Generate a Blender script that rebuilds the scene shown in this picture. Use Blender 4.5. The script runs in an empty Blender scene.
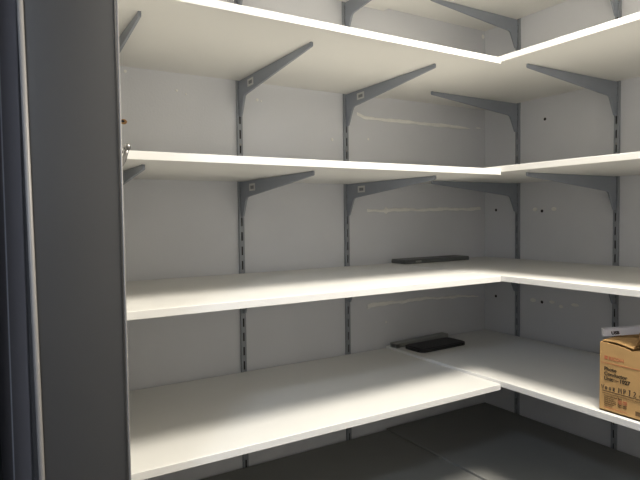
import bpy, bmesh, math, random
from mathutils import Vector, Matrix
random.seed(4)
sc = bpy.context.scene
col = sc.collection

# ------------------------------------------------------------------ camera
YAW, PITCH, ROLL, FPX = 0.5469, -0.0421, -0.0122, 554.68
CAM = Vector((-1.9774, -1.7866, 0.0))          # eye level is z = 0, room corner is x = y = 0
cd = bpy.data.cameras.new('camera')
cam = bpy.data.objects.new('camera', cd)
col.objects.link(cam)
cd.sensor_fit = 'HORIZONTAL'
cd.sensor_width = 36.0
cd.lens = 36.0 * FPX / 640.0
cd.clip_start = 0.02
_r = Vector((math.cos(YAW), -math.sin(YAW), 0))
_f = Vector((math.sin(YAW) * math.cos(PITCH), math.cos(YAW) * math.cos(PITCH), math.sin(PITCH)))
_u = _r.cross(_f)
_R = _r * math.cos(ROLL) + _u * math.sin(ROLL)
_U = _u * math.cos(ROLL) - _r * math.sin(ROLL)
cam.matrix_world = Matrix(((_R.x, _U.x, -_f.x, CAM.x), (_R.y, _U.y, -_f.y, CAM.y), (_R.z, _U.z, -_f.z, CAM.z), (0, 0, 0, 1)))
sc.camera = cam

# ------------------------------------------------------------------ world, lamps, exposure
w = bpy.data.worlds.new('world')
sc.world = w
w.use_nodes = True
w.node_tree.nodes['Background'].inputs['Color'].default_value = (0.5, 0.52, 0.58, 1)
w.node_tree.nodes['Background'].inputs['Strength'].default_value = 0.02
sc.view_settings.view_transform = 'Standard'
sc.view_settings.look = 'None'
sc.view_settings.gamma = 1.0
sc.view_settings.use_curve_mapping = False
sc.view_settings.exposure = 0.1

CEIL, FLOOR = 1.16, -1.46
LAMP = Vector((-0.79, -1.23, CEIL - 0.075))

def area(name, loc, size, power, color):
    l = bpy.data.lights.new(name, 'AREA')
    l.shape = 'DISK'
    l.size = size
    l.energy = power
    l.color = color
    o = bpy.data.objects.new(name, l)
    o.location = loc
    col.objects.link(o)
    return o

area('storeroom_lamp_light', LAMP - Vector((0, 0, 0.012)), 0.46, 34.5, (1.0, 0.94, 0.83))
area('corridor_lamp_light', (-2.75, -2.0, CEIL - 0.08), 0.3, 19.0, (0.68, 0.80, 1.0))

# ------------------------------------------------------------------ materials
def mat(name, color, rough=0.5, metal=0.0, noise=0.0, scale=20.0, bump=0.0, bscale=200.0, spec=0.5, stretch=None, color2=None):
    m = bpy.data.materials.new(name)
    m.use_nodes = True
    nt = m.node_tree
    b = nt.nodes['Principled BSDF']
    b.inputs['Base Color'].default_value = (*color, 1)
    b.inputs['Roughness'].default_value = rough
    b.inputs['Metallic'].default_value = metal
    b.inputs['Specular IOR Level'].default_value = spec
    tc = nt.nodes.new('ShaderNodeTexCoord')
    mp = nt.nodes.new('ShaderNodeMapping')
    nt.links.new(tc.outputs['Object'], mp.inputs['Vector'])
    if stretch:
        mp.inputs['Scale'].default_value = stretch
    if noise > 0 or color2:
        n = nt.nodes.new('ShaderNodeTexNoise')
        n.inputs['Scale'].default_value = scale
        n.inputs['Detail'].default_value = 4
        nt.links.new(mp.outputs['Vector'], n.inputs['Vector'])
        mx = nt.nodes.new('ShaderNodeMix')
        mx.data_type = 'RGBA'
        c2 = color2 or tuple(min(1, c * (1 + noise)) for c in color)
        c1 = color if color2 else tuple(c * (1 - noise) for c in color)
        mx.inputs[6].default_value = (*c1, 1)
        mx.inputs[7].default_value = (*c2, 1)
        nt.links.new(n.outputs['Fac'], mx.inputs[0])
        nt.links.new(mx.outputs[2], b.inputs['Base Color'])
    if bump > 0:
        n2 = nt.nodes.new('ShaderNodeTexNoise')
        n2.inputs['Scale'].default_value = bscale
        n2.inputs['Detail'].default_value = 3
        nt.links.new(mp.outputs['Vector'], n2.inputs['Vector'])
        bp = nt.nodes.new('ShaderNodeBump')
        bp.inputs['Strength'].default_value = bump
        bp.inputs['Distance'].default_value = 0.002
        nt.links.new(n2.outputs['Fac'], bp.inputs['Height'])
        nt.links.new(bp.outputs['Normal'], b.inputs['Normal'])
    return m

M = {}
M['wall'] = mat('wall_paint', (0.70, 0.71, 0.745), 0.75, noise=0.05, scale=5, bump=0.25, bscale=160, spec=0.25)
M['bright'] = mat('white_wall_paint', (0.80, 0.79, 0.76), 0.8, noise=0.03, scale=6, spec=0.2)
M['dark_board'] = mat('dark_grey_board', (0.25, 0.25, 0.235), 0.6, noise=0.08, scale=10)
M['floor'] = mat('floor_vinyl', (0.09, 0.088, 0.085), 0.55, noise=0.15, scale=30, bump=0.1)
M['ceiling'] = mat('ceiling_paint', (0.84, 0.83, 0.80), 0.85, noise=0.03, scale=8)
M['hall'] = mat('corridor_paint', (0.21, 0.195, 0.20), 0.8, noise=0.04, scale=6)
M['frame'] = mat('door_frame_paint', (0.050, 0.049, 0.049), 0.42, noise=0.10, scale=3, spec=0.5, bump=0.05, bscale=90)
M['board'] = mat('white_melamine', (0.80, 0.79, 0.755), 0.42, noise=0.015, scale=12, spec=0.4, bump=0.03, bscale=350)
M['edge'] = mat('white_edge_band', (0.86, 0.85, 0.83), 0.4, noise=0.01, scale=30, spec=0.4)
M['steel'] = mat('grey_painted_steel', (0.275, 0.30, 0.345), 0.45, noise=0.05, scale=25, spec=0.45)
M['upright'] = mat('grey_upright_steel', (0.285, 0.305, 0.335), 0.42, noise=0.06, scale=25, spec=0.5)
M['sticker'] = mat('white_sticker', (0.62, 0.62, 0.6), 0.5, noise=0.02)
M['print_grey'] = mat('grey_print', (0.2, 0.21, 0.215), 0.5, noise=0.05)
M['card'] = mat('brown_cardboard', (0.58, 0.355, 0.15), 0.8, noise=0.07, scale=9, bump=0.12, bscale=60, spec=0.2, stretch=(1, 1, 6))
M['card_in'] = mat('cardboard_inside', (0.36, 0.215, 0.095), 0.85, noise=0.08, scale=14, spec=0.2)
M['ink'] = mat('black_ink', (0.06, 0.04, 0.02), 0.7, noise=0.05)
M['ink_soft'] = mat('brown_ink', (0.17, 0.10, 0.04), 0.7, noise=0.1)
M['ink_hand'] = mat('marker_ink', (0.045, 0.035, 0.03), 0.6, noise=0.05)
M['red'] = mat('red_ink', (0.55, 0.17, 0.08), 0.7, noise=0.06)
M['whitebox'] = mat('white_carton_board', (0.58, 0.57, 0.60), 0.6, noise=0.03, scale=15)
M['darkslab'] = mat('dark_grey_plastic', (0.12, 0.127, 0.127), 0.45, noise=0.1, scale=20)
M['greymetal'] = mat('grey_aluminium', (0.33, 0.34, 0.32), 0.4, metal=0.2, noise=0.08, scale=15)
M['black'] = mat('black_plastic', (0.012, 0.012, 0.014), 0.5, noise=0.1, scale=60)
M['chrome'] = mat('brushed_chrome', (0.34, 0.335, 0.325), 0.33, metal=1.0, noise=0.03, scale=40)
M['residue'] = mat('glue_residue', (0.93, 0.92, 0.89), 0.6, noise=0.08, scale=40)
M['filler'] = mat('wall_filler', (0.88, 0.87, 0.84), 0.7, noise=0.05, scale=40)
M['hole'] = mat('drill_hole_slot_shade', (0.03, 0.028, 0.027), 0.9, noise=0.05)
M['plug'] = mat('orange_wall_plug', (0.42, 0.22, 0.08), 0.6, noise=0.1)
M['lampbody'] = mat('lamp_white_metal', (0.8, 0.8, 0.78), 0.4, noise=0.01)
def emis(name, c, s):
    m = mat(name, c, 0.5)
    b = m.node_tree.nodes['Principled BSDF']
    b.inputs['Emission Color'].default_value = (*c, 1)
    b.inputs['Emission Strength'].default_value = s
    return m
M['diff'] = emis('lamp_diffuser', (1.0, 0.95, 0.86), 4.0)
M['diff_dim'] = emis('corridor_diffuser', (0.9, 0.93, 1.0), 0.6)

# ------------------------------------------------------------------ helpers
def obj(name, bm, m, parent=None, loc=None, smooth=False):
    me = bpy.data.meshes.new(name)
    bmesh.ops.recalc_face_normals(bm, faces=bm.faces[:])
    if smooth:
        for f in bm.faces: f.smooth = True
    bm.to_mesh(me)
    bm.free()
    me.materials.append(m)
    o = bpy.data.objects.new(name, me)
    col.objects.link(o)
    if parent: o.parent = parent
    if loc is not None: o.location = loc
    return o

def empty(name, loc=(0, 0, 0), rz=0.0):
    o = bpy.data.objects.new(name, None)
    o.empty_display_size = 0.05
    o.location = loc
    o.rotation_euler = (0, 0, rz)
    col.objects.link(o)
    return o

def tag(o, label, cat, group=None):
    o['label'] = label
    o['category'] = cat
    if group: o['group'] = group
    return o

def struct(o):
    o['kind'] = 'structure'
    return o

def box(bm, a, b, bevel=0.0, seg=2):
    """axis-aligned box from corner a to corner b, edges optionally rounded"""
    r = bmesh.ops.create_cube(bm, size=1.0)
    vs = r['verts']
    for v in vs:
        v.co = Vector([(a[i] + b[i]) / 2 + v.co[i] * (b[i] - a[i]) for i in range(3)])
    if bevel:
        es = list({e for v in vs for e in v.link_edges})
        bmesh.ops.bevel(bm, geom=es, offset=bevel, segments=seg, affect='EDGES', profile=0.5)
    return bm

def bx(a, b, bevel=0.0, seg=2):
    return box(bmesh.new(), a, b, bevel, seg)

def prism(bm, poly, x0, x1, bevel=0.0):
    """polygon in the (y, z) plane extruded along x"""
    lo = [bm.verts.new((x0, y, z)) for y, z in poly]
    hi = [bm.verts.new((x1, y, z)) for y, z in poly]
    n = len(poly)
    bm.faces.new(lo); bm.faces.new(hi[::-1])
    for i in range(n):
        bm.faces.new((lo[i], lo[(i + 1) % n], hi[(i + 1) % n], hi[i]))
    if bevel:
        es = list({e for v in lo + hi for e in v.link_edges})
        bmesh.ops.bevel(bm, geom=es, offset=bevel, segments=1, affect='EDGES')
    return bm

def tube(bm, pts, rads, n=12, caps=True):
    rings = []
    for i, p in enumerate(pts):
        p = Vector(p)
        d = (Vector(pts[min(i + 1, len(pts) - 1)]) - Vector(pts[max(i - 1, 0)])).normalized()
        a = d.orthogonal().normalized() if i == 0 else (rings_a - d * rings_a.dot(d)).normalized()
        rings_a = a
        b = d.cross(a)
        rings.append([bm.verts.new(p + (a * math.cos(t) + b * math.sin(t)) * rads[i]) for t in [2 * math.pi * k / n for k in range(n)]])
    for r0, r1 in zip(rings, rings[1:]):
        for k in range(n):
            bm.faces.new((r0[k], r0[(k + 1) % n], r1[(k + 1) % n], r1[k]))
    if caps:
        bm.faces.new(rings[0][::-1]); bm.faces.new(rings[-1])
    return bm

def disc(bm, c, r, depth, axis, n=12, squash=1.0):
    """short cylinder standing proud of a wall; axis 'y' or 'x', towards negative"""
    a, b = [], []
    for k in range(n):
        t = 2 * math.pi * k / n
        u, v = r * math.cos(t), r * squash * math.sin(t)
        if axis == 'y':
            a.append(bm.verts.new((c[0] + u, c[1], c[2] + v))); b.append(bm.verts.new((c[0] + u * .8, c[1] - depth, c[2] + v * .8)))
        else:
            a.append(bm.verts.new((c[0], c[1] + u, c[2] + v))); b.append(bm.verts.new((c[0] - depth, c[1] + u * .8, c[2] + v * .8)))
    bm.faces.new(a); bm.faces.new(b[::-1])
    for k in range(n):
        bm.faces.new((a[k], a[(k + 1) % n], b[(k + 1) % n], b[k]))
    return bm

def copy_tree(o, loc=None, rz=None):
    c = o.copy()
    col.objects.link(c)
    if loc is not None: c.location = loc
    if rz is not None: c.rotation_euler = (0, 0, rz)
    for ch in list(o.children):
        k = ch.copy()
        col.objects.link(k)
        k.parent = c
        for g in list(ch.children):
            q = g.copy()
            col.objects.link(q)
            q.parent = k
    return c

# ------------------------------------------------------------------ room shell
XI, XO = -1.78, -1.92            # inner / outer face of the left wall, which holds the doorway
YF = -2.35                       # front wall, behind the camera's right
YJ, YJ2 = -0.84, -1.98           # the doorway's two jambs
FR = 0.05                        # width of the steel frame's face
HEAD = 0.62                      # underside of the frame's head
HX = -3.3                        # far wall of the corridor

wall_back = struct(obj('wall_back', bx((XO, 0.0, FLOOR), (0.12, 0.12, CEIL)), M['wall']))
wall_right = struct(obj('wall_right', bx((0.0, YF, FLOOR), (0.12, 0.0, CEIL)), M['wall']))
wall_front = struct(obj('wall_front', bx((HX, YF - 0.12, FLOOR), (0.12, YF, CEIL)), M['bright']))
bm = bmesh.new()
box(bm, (XO, YJ + FR, FLOOR), (XI, 0.0, CEIL))
box(bm, (XO, YF, FLOOR), (XI, YJ2 - FR, CEIL))
box(bm, (XO, YJ2 - FR, HEAD + FR), (XI, YJ + FR, CEIL))
wall_left = struct(obj('wall_left', bm, M['hall']))
wall_left.data.materials.append(M['bright'])
for p in wall_left.data.polygons:                # the storeroom side is painted white, the corridor side grey
    if p.normal.x > .9 and p.center.x > XI - .01: p.material_index = 1
struct(obj('wall_corridor', bx((HX - 0.12, YF - 0.12, FLOOR), (HX, 2.72, CEIL)), M['hall']))
struct(obj('wall_corridor_end', bx((HX, 2.6, FLOOR), (XO + 0.12, 2.72, CEIL)), M['hall']))
struct(obj('wall_corridor_side', bx((XO, 0.12, FLOOR), (XO + 0.12, 2.6, CEIL)), M['hall']))
struct(obj('floor', bx((HX - 0.12, YF - 0.12, FLOOR - 0.1), (0.12, 2.72, FLOOR)), M['floor']))
struct(obj('ceiling', bx((HX - 0.12, YF - 0.12, CEIL), (0.12, 2.72, CEIL + 0.1)), M['ceiling']))

# steel door frame wrapping the wall's edge: a rounded profile on each jamb and on the head
FXO, FXI = -1.922, -1.7785
frame = struct(empty('edge_highlight_1', (-1.85, YJ, FLOOR)))
def fbar(name, a, b):
    o = obj(name, bx(a, b, 0.009, 4), M['frame'], smooth=True)
    o.parent = frame
    o.matrix_parent_inverse = Matrix.Translation(-frame.location)
    return o
fbar('door_jamb', (FXO, YJ, FLOOR + 0.001), (FXI, YJ + FR, HEAD + FR))
fbar('door_jamb', (FXO, YJ2 - FR, FLOOR + 0.001), (FXI, YJ2, HEAD + FR))
fbar('door_head', (FXO, YJ2 + 0.001, HEAD), (FXI, YJ - 0.001, HEAD + FR))

M['edge_highlight'] = mat('painted_edge_highlight', (0.25, 0.235, 0.22), 0.45, noise=0.06, scale=12)  # pale colour stands in for the highlight on the frame's rounded edges
def bead(x_at, r, lean):  # thin strip added to carry the painted highlight
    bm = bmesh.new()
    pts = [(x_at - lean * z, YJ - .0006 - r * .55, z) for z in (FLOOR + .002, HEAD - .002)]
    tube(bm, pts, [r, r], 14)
    o = obj('edge_highlight_bead', bm, M['edge_highlight'], smooth=True)
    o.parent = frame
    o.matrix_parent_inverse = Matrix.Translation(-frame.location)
    o['label'] = 'painted highlight strip on the edge of the dark door frame'
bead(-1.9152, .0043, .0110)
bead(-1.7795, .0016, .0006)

# ------------------------------------------------------------------ marks left on the walls
def streak(z, x0, x1, shape, parent, name='glue_streak'):
    """a bead of old glue along the back wall"""
    bm = bmesh.new()
    n = 60
    pts, rad = [], []
    rows = []
    for i in range(n + 1):
        t = i / n
        x = x0 + (x1 - x0) * t
        dz, h = shape(t)
        c = z + dz
        rows.append([bm.verts.new((x, -0.0002, c - h)), bm.verts.new((x, -0.0022, c - h * .5)),
                     bm.verts.new((x, -0.0022, c + h * .5)), bm.verts.new((x, -0.0002, c + h))])
    for a, b in zip(rows, rows[1:]):
        for k in range(4):
            bm.faces.new((a[k], a[(k + 1) % 4], b[(k + 1) % 4], b[k]))
    bm.faces.new(rows[0]); bm.faces.new(rows[-1][::-1])
    return obj(name, bm, M['residue'], parent)

def rnd(t, s):
    return math.sin(t * 17 + s) * .5 + math.sin(t * 41 + 2 * s) * .3 + math.sin(t * 83 + 5 * s) * .2
streak(0.389, -0.715, -0.095, lambda t: ((0.012 * max(0, 1 - t / .06) - .002 + .0015 * rnd(t, 1)), (.0062 + .0022 * rnd(t, 2)) * (1 if t < .93 else max(.1, (1 - t) / .07))), wall_back)
streak(0.392, -0.060, -0.030, lambda t: (0, .003 * math.sin(math.pi * (t * .8 + .1))), wall_back)
streak(0.022, -0.670, -0.030, lambda t: (.003 * rnd(t, 3) + .005 * t, .0060 + .0022 * rnd(t, 4) + (.007 if .135 < t < .165 else 0)), wall_back)
streak(-0.358, -0.672, -0.045, lambda t: (.004 * rnd(t, 6) - .003 + .007 * math.sin(t * 3.1) - .012 * t * t, (.0060 + .0022 * rnd(t, 7)) * (1.3 - .7 * t)), wall_back)

for x, z, r in ((-1.140, 0.411, .0055), (-1.125, 0.408, .0035), (-1.425, 0.413, .004), (-1.395, 0.405, .003), (-0.660, 0.304, .005), (-0.578, -0.434, .005), (-1.585, 0.455, .005), (-0.012, 0.805, .010), (-0.83, 0.292, .006)):
    obj('filler_spot', disc(bmesh.new(), (x, -0.0002, z), r, .0012, 'y', 9), M['filler'], wall_back)
for y, z, r, q in ((-0.271, 0.019, .012, .7), (-0.361, 0.019, .012, .7), (-0.263, -0.363, .015, .6), (-0.354, -0.360, .013, .5), (-0.396, -0.373, .010, .7), (-0.457, -0.359, .018, .35)):
    obj('filler_spot', disc(bmesh.new(), (-0.0002, y, z), r, .0012, 'x', 10, q), M['filler'], wall_right)
for y, z in ((-0.317, 0.387), (-0.305, 0.012), (-0.307, -0.366), (-0.065, 0.020), (-0.065, -0.369)):
    obj('drill_hole', disc(bmesh.new(), (-0.0002, y, z), .0065, .0008, 'x', 10), M['hole'], wall_right)
for x, z in ((-0.766, 0.306),):
    obj('drill_hole', disc(bmesh.new(), (x, -0.0002, z), .004, .0008, 'y', 10), M['hole'], wall_back)
pl = obj('wall_plug', disc(bmesh.new(), (-1.594, -0.0002, 0.300), .011, .0015, 'y', 12, .75), M['plug'], wall_back)
obj('drill_hole', disc(bmesh.new(), (-1.597, -0.0018, 0.301), .006, .0008, 'y', 10, .7), M['hole'], pl)

# ------------------------------------------------------------------ lamps (their light is set up at the top)
def ceiling_lamp(loc, r, m, label):
    t = tag(empty('ceiling_lamp', loc), label, 'lamp')
    bm = bmesh.new()
    tube(bm, [(0, 0, 0), (0, 0, -.03), (0, 0, -.035)], [r, r, r * .97], 32)
    obj('lamp_base', bm, M['lampbody'], t, smooth=False)
    bm = bmesh.new()
    tube(bm, [(0, 0, -.0355), (0, 0, -.055), (0, 0, -.066), (0, 0, -.070)], [r * .93, r * .9, r * .7, r * .3], 32)
    obj('lamp_diffuser', bm, m, t, smooth=True)
    return t
ceiling_lamp((LAMP.x, LAMP.y, CEIL - .0005), 0.27, M['diff'], 'round white ceiling lamp lighting the storeroom aisle')
ceiling_lamp((-2.75, -2.0, CEIL - .0005), 0.17, M['diff_dim'], 'round white ceiling lamp glowing dimly in the corridor')

# ------------------------------------------------------------------ slotted uprights
UW, UD, UZ0, UZ1 = 0.0090, 0.012, -1.30, 0.98       # half width, depth, bottom, top
def make_upright():
    """local frame: wall plane y = 0, upright reaches out to y = -UD"""
    t = empty('slotted_upright')
    bm = bmesh.new()
    box(bm, (-UW, -UD, UZ0), (-UW + .002, -.0003, UZ1))
    box(bm, (UW - .002, -UD, UZ0), (UW, -.0003, UZ1))
    box(bm, (-UW + .002, -UD, UZ0), (-.0030, -UD + .002, UZ1))
    box(bm, (.0030, -UD, UZ0), (UW - .002, -UD + .002, UZ1))
    z = UZ0
    P, S = 0.05, 0.030
    while z < UZ1 - .001:
        z2 = min(z + P - S, UZ1)
        box(bm, (-.0030, -UD, z), (.0030, -UD + .002, z2))
        z += P
    obj('channel', bm, M['upright'], t)
    bm = bmesh.new()
    box(bm, (-UW + .002, -.0012, UZ0), (UW - .002, -.0004, UZ1))
    obj('slot_shade_strip', bm, M['hole'], t)  # dark strip added as the shade seen inside the slots
    for z in (-1.0, -0.32, 0.25, 0.62):
        obj('screw', tube(bmesh.new(), [(0, -UD - .0001, z), (0, -UD - .0018, z)], [.0045, .003], 10), M['chrome'], t)
    return t

SX = [-1.66, -1.2115, -0.7715]             # along the back wall
SY = [-0.1880, -0.6230]                    # along the right wall
up0 = make_upright()
ups = []
labels = ['grey slotted upright on the back wall, at its left end behind the door frame',
          'grey slotted upright on the back wall, left one of the two in full view',
          'grey slotted upright on the back wall, right one of the two in full view',
          'grey slotted upright on the right wall, close to the room corner',
          'grey slotted upright on the right wall, rising behind the cardboard carton']
for i, lb in enumerate(labels):
    loc, rz = ((SX[i], -.0003, 0), 0.0) if i < 3 else ((-.0003, SY[i - 3], 0), -math.pi / 2)
    if i == 0:
        o = up0; o.location = loc; o.rotation_euler = (0, 0, rz)
    else:
        o = copy_tree(up0, loc, rz)
    ups.append(tag(o, lb, 'upright', 'slotted shelf uprights on the walls'))

# ------------------------------------------------------------------ brackets
OB = UD + .0012
def make_bracket(sticker):
    """local frame: wall plane y = 0, arm reaches to y = -0.50, shelf underside z = 0"""
    t = empty('shelf_bracket')
    poly = [(-OB, -.0008), (-.498, -.0008), (-.500, -.003), (-.500, -.0105), (-.497, -.0125), (-.066, -.0535), (-.057, -.058),
            (-.052, -.068), (-.029, -.117), (-.025, -.121), (-OB, -.121)]
    bm = bmesh.new()
    prism(bm, poly, -.0035, .0035, .0008)
    obj('bracket_arm', bm, M['steel'], t)
    bm = bmesh.new()
    box(bm, (-.0036, -.4985, .0), (.0036, -.490, .0035), .0008, 1)   # small upturned nib at the tip
    obj('tip_nib', bm, M['steel'], t).location = (0, -.0015, -.0014)
    for z in (-.026, -.100):
        bm = bmesh.new()
        prism(bm, [(-OB + .0002, z), (-.006, z), (-.004, z - .004), (-.004, z - .016), (-.0075, z - .016), (-.0085, z - .008), (-OB + .0002, z - .010)], -.0012, .0012)
        obj('hook_lug', bm, M['steel'], t)
    if sticker:
        bm = bmesh.new()
        box(bm, (-.0045, -.132, -.0355), (-.0036, -.088, -.0115))
        s = obj('price_sticker', bm, M['sticker'], t)
        s['label'] = 'small white sticker with a grey printed panel'
        bm = bmesh.new()
        box(bm, (-.0049, -.124, -.0295), (-.0046, -.098, -.0185))
        obj('sticker_print', bm, M['print_grey'], s)
    return t

L = {1: .4653, 2: .1233, 3: -.2109, 4: -.5546}; L[0] = L[1] + .345; L[5] = -.893
Rz = {1: .4714, 2: .1324, 3: -.2097, 4: -.5449, 5: -.886}; Rz[0] = .8235
TH = .018
lev = {0: 'the cut-off top shelf', 1: 'the highest full shelf', 2: 'the second full shelf', 3: 'the third shelf down', 4: 'the fourth shelf down'}
upn = ['beside the door frame', 'left on the back wall', 'mid back wall',
       'right wall near corner', 'right wall above carton']
br_plain, br_stick = None, None
for i in range(5):
    for k in range(5):
        st = i in (1, 2) and k in (1, 2)
        z = L[k] if i < 3 else Rz[k]
        loc, rz = ((SX[i], -.0003, z), 0.0) if i < 3 else ((-.0003, SY[i - 3], z), -math.pi / 2)
        src = br_stick if st else br_plain
        if src is None:
            o = make_bracket(st)
            if st: br_stick = o
            else: br_plain = o
            o.location = loc; o.rotation_euler = (0, 0, rz)
        else:
            o = copy_tree(src, loc, rz)
        tag(o, 'grey steel bracket %sunder %s, %s' % ('with white sticker ' if st else '', lev[k], upn[i]), 'bracket', 'tapered steel brackets under the shelves')

# ------------------------------------------------------------------ shelf boards
GAP = .0155
XE = -.5916
def board(z, a, b, front, label, group, m='board', me='edge'):
    """front: 'y' (edge faces -y) or 'x' (edge faces -x)"""
    t = tag(empty('shelf_board', ((a[0] + b[0]) / 2, (a[1] + b[1]) / 2, z)), label, 'shelf', group)
    c = Vector(t.location)
    e = .0015
    lo, hi = Vector((a[0], a[1], z)) - c, Vector((b[0], b[1], z + TH)) - c
    if front == 'y':
        p = bx((lo.x, lo.y + e, lo.z), hi, .0006, 1); q = bx(lo, (hi.x, lo.y + e - .0001, hi.z), .0006, 1)
    else:
        p = bx((lo.x + e, lo.y, lo.z), hi, .0006, 1); q = bx(lo, (lo.x + e - .0001, hi.y, hi.z), .0006, 1)
    obj('panel', p, M[m], t)
    obj('edge_band', q, M[me], t)
    return t
lname = {0: 'white back-wall shelf cut off by the top of the photo', 1: 'highest white shelf in full view on the back wall, seen from below',
         2: 'second white shelf down on the back wall, just above eye level', 3: 'third white shelf down on the back wall, its front half brightly lit',
         4: 'fourth white shelf down on the back wall, wide and brightly lit', 5: 'dark grey lowest back-wall shelf, in deep shade at the bottom of the photo'}
rname = {0: 'white right-wall shelf cut off by the top of the photo', 1: 'highest white shelf in full view on the right wall, seen from below',
         2: 'second white shelf down on the right wall, just above eye level', 3: 'third white shelf down on the right wall, above the cardboard carton',
         4: 'fourth white shelf down on the right wall, carrying the cardboard carton', 5: 'dark grey lowest right-wall shelf, in deep shade under the carton shelf'}
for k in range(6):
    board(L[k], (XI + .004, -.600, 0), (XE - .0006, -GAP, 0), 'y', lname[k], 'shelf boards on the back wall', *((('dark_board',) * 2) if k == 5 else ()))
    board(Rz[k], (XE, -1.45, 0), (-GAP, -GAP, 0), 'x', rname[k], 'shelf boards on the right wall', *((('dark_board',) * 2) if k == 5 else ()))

# ------------------------------------------------------------------ cardboard carton on the right-wall shelf
def text_bm(body, size, bold=0.0, depth=.0003):
    cu = bpy.data.curves.new('t', 'FONT')
    cu.body = body
    cu.size = size
    cu.offset = bold
    cu.extrude = depth
    cu.resolution_u = 2
    o = bpy.data.objects.new('t', cu)
    col.objects.link(o)
    dg = bpy.context.evaluated_depsgraph_get()
    dg.update()
    me = bpy.data.meshes.new_from_object(o.evaluated_get(dg))
    bm = bmesh.new()
    bm.from_mesh(me)
    bpy.data.objects.remove(o)
    bpy.data.curves.remove(cu)
    bpy.data.meshes.remove(me)
    return bm

Z4 = Rz[4] + TH + .0006
CH, CW, CD = 0.184, 0.33, 0.27             # carton height, width (along the shelf), depth
cart = tag(empty('cardboard_carton', (-.577, -.9190, Z4)), 'brown cardboard carton with black and red print standing on the right-wall shelf', 'box')
# local: the front face is x = 0 facing -x; the carton runs towards -y and +x
T = .004
bm = bmesh.new()
box(bm, (0, -CW, 0), (CD, 0, T))                              # bottom
box(bm, (CD - T, -CW, T), (CD, 0, CH))                        # back wall
box(bm, (T, -T, T), (CD - T, 0, CH))                          # far side
box(bm, (T, -CW, T), (CD - T, -CW + T, CH))                   # near side
obj('carton_body', bm, M['card'], cart)
# front panel with a slightly dented top edge
bm = bmesh.new()
top = [(0, CH), (-.02, CH - .0005), (-.05, CH - .003), (-.070, CH - .0065), (-.084, CH - .011), (-.095, CH - .008), (-.115, CH - .001), (-CW, CH)]
prism(bm, [(0, 0)] + [(y, z) for y, z in top] + [(-CW, 0)], 0, T)
obj('front_panel', bm, M['card'], cart)
# top flaps: the far one lies flat, the front one is lifted off the panel, the near one curls up
obj('top_flap', bx((.100, -.145, CH + .001), (CD - .008, -.003, CH + .004), .0008, 1), M['card'], cart)
def sheet(rows, th, m, name):
    bm = bmesh.new()
    va = [[bm.verts.new(p) for p in r] for r in rows]
    vb = [[bm.verts.new((p[0], p[1], p[2] + th)) for p in r] for r in rows]
    R_, C_ = len(rows), len(rows[0])
    for i in range(R_ - 1):
        for j in range(C_ - 1):
            bm.faces.new((va[i][j], va[i + 1][j], va[i + 1][j + 1], va[i][j + 1]))
            bm.faces.new((vb[i][j], vb[i][j + 1], vb[i + 1][j + 1], vb[i + 1][j]))
    for i in range(R_ - 1):
        bm.faces.new((va[i][0], vb[i][0], vb[i + 1][0], va[i + 1][0]))
        bm.faces.new((va[i][-1], va[i + 1][-1], vb[i + 1][-1], vb[i][-1]))
    for j in range(C_ - 1):
        bm.faces.new((va[0][j], va[0][j + 1], vb[0][j + 1], vb[0][j]))
        bm.faces.new((va[-1][j], vb[-1][j], vb[-1][j + 1], va[-1][j + 1]))
    return obj(name, bm, m, cart)
rows = []
for i in range(11):                                            # front flap, folded in and slightly sprung
    a = i / 10
    y = -.005 - .083 * a
    lift = .0028 + .0012 * math.sin(math.pi * a) - .0075 * max(0, a - .45) / .55
    rows.append([(.0025 + .080 * j / 4, y, CH + lift + .0006 * j) for j in range(5)])
sheet(rows, .0022, M['card'], 'top_flap')
rows = []
for i in range(10):                                            # torn near half of that flap, curling up
    a = i / 9
    y = -.0860 - .009 * a - .007 * math.sin(a * math.pi)
    z = CH - .0050 + .040 * math.sin(a * math.pi * .5) ** 1.3
    rows.append([(.0045 + .060 * j / 4 + .010 * a, y - .004 * j / 4, z + .003 * math.sin(j * 1.3 + 3 * a)) for j in range(5)])
sheet(rows, .0025, M['card_in'], 'torn_flap')
rows = []
for i in range(8):                                             # the strip of the flap beyond the tear
    a = i / 7
    rows.append([(.0045 + .072 * j / 3, -.150 - .17 * a, CH + .004 + .020 * (1 - a) + .002 * j) for j in range(4)])
sheet(rows, .0025, M['card'], 'top_flap')

def on_front(name, bm, m, y, z, off=.0006):
    """place flat print on the carton's front: text x runs along -y, text y runs up"""
    mt = Matrix(((0, 0, -1, -off), (-1, 0, 0, y), (0, 1, 0, z), (0, 0, 0, 1)))
    bm.transform(mt)
    return obj(name, bm, m, cart)
def rule(name, y0, y1, z, h, m, z1=None):
    z1 = z if z1 is None else z1
    bm = bmesh.new()
    prism(bm, [(y0, z), (y1, z1), (y1, z1 + h), (y0, z + h)], -.0009, -.0001)
    return obj(name, bm, m, cart)
# red emblem and word, thin red rule
rule('red_emblem', -.013, -.0215, .1400, .0095, M['red'])
on_front('red_word', text_bm('RICOH', .0130, .0002), M['red'], -.0250, .1400)
rule('red_rule', -.004, -CW + .004, .1300, .0009, M['red'])
on_front('printed_line', text_bm('Photo', .0138, .0004), M['ink'], -.0125, .1105)
on_front('printed_line', text_bm('Conductor', .0138, .0004), M['ink'], -.0125, .0975)
on_front('printed_line', text_bm('Unit', .0138, .0004), M['ink'], -.0125, .0845)
on_front('printed_line', text_bm('Type', .0075, .0001), M['ink_soft'], -.0370, .0865)
on_front('printed_line', text_bm('1027', .0138, .0006), M['ink'], -.0540, .0850)
on_front('printed_line', text_bm('Photo Conductor', .0130, .0003), M['ink'], -.165, .0975)
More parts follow.
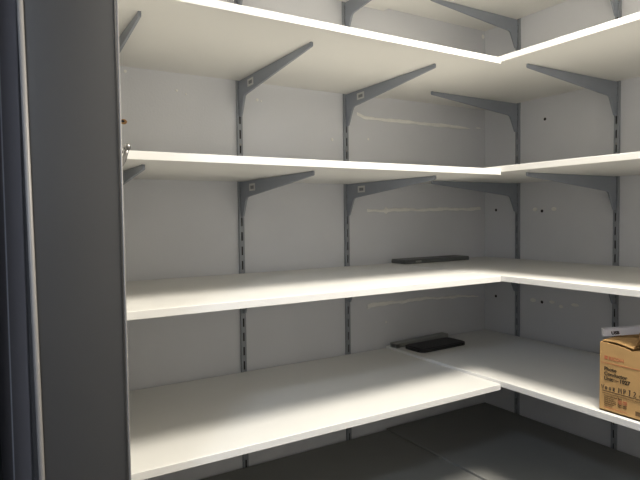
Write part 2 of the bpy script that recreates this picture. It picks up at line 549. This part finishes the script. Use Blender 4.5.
# handwriting in marker: strokes laid on the face
def pen(strokes, y, z, sx, sy, r):
    bm = bmesh.new()
    for s in strokes:
        pts = [(-.0008, y - px * sx, z + py * sy) for px, py in s]
        tube(bm, pts, [r] * len(pts), 6)
    for v in bm.verts:
        v.co.x = -.0008 + (v.co.x + .0008) * .35
    return bm
G = {'V': [[(0, 1), (.4, 0), (.85, 1.1)]], 'O': [[(.1, .1), (.0, .45), (.2, .75), (.5, .6), (.5, .2), (.25, 0), (.1, .1)]],
     'R': [[(.05, 0), (.05, .85), (.45, .8), (.5, .5), (.1, .4), (.55, 0)]], 'M': [[(0, 0), (.1, 1), (.4, .4), (.7, 1), (.8, 0)]],
     'P': [[(.1, 0), (.1, 1), (.55, .95), (.6, .6), (.1, .45)]], 'J': [[(.1, 1), (.55, 1)], [(.35, 1), (.35, .1), (.1, 0)]],
     '2': [[(.05, .8), (.3, 1), (.55, .75), (.05, 0), (.65, .02)]], 'U': [[(.05, 1), (.1, .1), (.4, 0), (.55, .2), (.55, 1)]]}
def word(s, y, z, sx, sy, adv, r=.0011):
    st = []
    x = 0
    for ch in s:
        st += [[(px + x, py) for px, py in q] for q in G[ch]]
        x += adv
    return pen(st, y, z, sx, sy, r)
obj('handwriting', word('VOOR', -.006, .0595, .0082, .0110, 1.28), M['ink_hand'], cart)
obj('handwriting', word('MPJ2', -.0520, .0585, .0100, .0135, 1.30), M['ink_hand'], cart)
obj('handwriting', word('OU', -.107, .0585, .0100, .0135, 1.2), M['ink_hand'], cart)
rule('black_rule', -.008, -.30, .0545, .0012, M['ink'])
rule('black_rule', -.008, -.30, .0485, .0006, M['ink_soft'])
# small print: two narrow columns
for r_ in range(6):
    z = .0410 - r_ * .0052
    on_front('small_print', text_bm(['Trommeleinheit', 'Unite photo', 'Unita tamburo', 'Unidad tambor', 'Fotogeleider', 'Tipo 1027'][r_], .0054), M['ink_soft'], -.0135, z)
for r_ in range(5):
    z = .0410 - r_ * .0052
    on_front('small_print', text_bm(['Tipo', 'Type 1027', 'Type 1027', 'Tipo 1027', 'Tipo 1027'][r_], .0058, .0002), M['red'] if r_ in (1, 2) else M['ink_soft'], -.0500, z)
rule('red_rule', -.012, -.075, .0110, .0006, M['red'])
rule('printed_square', -.0965, -.1085, .0120, .0110, M['ink_soft'])

# white flat box lying on the carton
wb = tag(empty('flat_white_box', (-.549, -.912, Z4 + CH + .0080), math.radians(-43)), 'flat white box with a black printed mark lying on the brown carton', 'box')
obj('box_body', bx((0, 0, 0), (.28, .018, .0185), .001, 1), M['whitebox'], wb)
obj('box_lid', bx((-.0006, -.0006, .0186), (.2806, .0186, .0205), .0006, 1), M['whitebox'], wb)
bm = text_bm('USB', .0115, .0008, .0002)
bm.transform(Matrix(((1, 0, 0, .020), (0, 0, -1, -.0004), (0, 1, 0, .0045), (0, 0, 0, 1))))
obj('black_mark', bm, M['ink_hand'], wb)
wb.rotation_euler[1] = math.radians(-6.0)
obj('grey_mark', bx((.135, -.0006, .010), (.165, -.0002, .020)), M['print_grey'], wb)

# ------------------------------------------------------------------ dark flat objects in the corner
Z3 = Rz[3] + TH + .0006
sl = tag(empty('flat_plastic_case', (-.566, -.106, Z3), 0.0), 'long flat dark grey case on the third shelf, against the back wall', 'case')
obj('case_body', bx((.0, .0, 0), (.355, .085, .013), .003, 2), M['darkslab'], sl)
obj('case_lid', bx((.001, .001, .0132), (.354, .084, .0165), .0015, 2), M['darkslab'], sl)
obj('case_latch', bx((.055, -.002, .004), (.085, -.0002, .012), .0006, 1), M['greymetal'], sl)
# grey channel and black tray on the shelf below
ch = tag(empty('metal_channel', (-.588, -.078, Z4), math.radians(5.5)), 'grey open-ended metal channel lying behind the black tray, against the back wall', 'rail')
bm = bmesh.new()
W_, H_, LN, t_ = .035, .017, .31, .002
box(bm, (0, 0, 0), (LN, W_, t_)); box(bm, (0, 0, t_), (LN, t_, H_ - t_)); box(bm, (0, W_ - t_, t_), (LN, W_, H_ - t_))
box(bm, (0, 0, H_ - t_), (LN, W_, H_))
obj('channel_body', bm, M['greymetal'], ch)
obj('end_clip', bx((-.003, -.003, .0), (.016, -.0002, H_ + .001), .001, 1), M['chrome'], ch)
tr = tag(empty('black_tray', (-.560, -.197, Z4), math.radians(2)), 'flat black tray with rounded corners on the fourth shelf, near the corner', 'tray')
def rounded(bm, x0, y0, x1, y1, r, z0, z1, n=5):
    pts = []
    for cx, cy, a0 in ((x1 - r, y1 - r, 0), (x0 + r, y1 - r, 90), (x0 + r, y0 + r, 180), (x1 - r, y0 + r, 270)):
        for k in range(n + 1):
            a = math.radians(a0 + 90 * k / n)
            pts.append((cx + r * math.cos(a), cy + r * math.sin(a)))
    lo = [bm.verts.new((x, y, z0)) for x, y in pts]; hi = [bm.verts.new((x, y, z1)) for x, y in pts]
    bm.faces.new(lo[::-1]); bm.faces.new(hi)
    for i in range(len(pts)):
        bm.faces.new((lo[i], lo[(i + 1) % len(pts)], hi[(i + 1) % len(pts)], hi[i]))
    return bm
bm = rounded(bmesh.new(), 0, 0, .252, .110, .026, 0, .011)
obj('tray_body', bm, M['black'], tr)
bm = bmesh.new()
rounded(bm, .006, .006, .246, .104, .021, .0112, .0135)
obj('tray_mat', bm, M['black'], tr)

# ------------------------------------------------------------------ coat hook on the inner side of the left wall
HK = Vector((XI + .0003, -.76, 0.117))
hk = tag(empty('coat_hook', HK), 'small metal coat hook with a ball tip beside the door frame edge', 'hook')
obj('hook_plate', bx((0, -.009, -.030), (.003, .009, .024), .001, 2), M['chrome'], hk)
bm = bmesh.new()
tube(bm, [(.003, 0, .004), (.012, 0, .004), (.019, 0, .004), (.021, 0, .004)], [.007, .0065, .0055, .003], 14)
obj('screw_boss', bm, M['chrome'], hk, smooth=True)
bm = bmesh.new()
tube(bm, [(.003, 0, -.026), (.010, 0, -.0255), (.017, 0, -.020), (.0215, 0, -.012), (.0245, 0, -.002), (.0270, 0, .007)], [.0048, .0048, .0046, .0043, .004, .0038], 12)
obj('hook_prong', bm, M['chrome'], hk, smooth=True)
bm = bmesh.new()
bmesh.ops.create_uvsphere(bm, u_segments=16, v_segments=10, radius=.0068)
o = obj('ball_tip', bm, M['chrome'], hk, (.0275, 0, .0110), smooth=True)
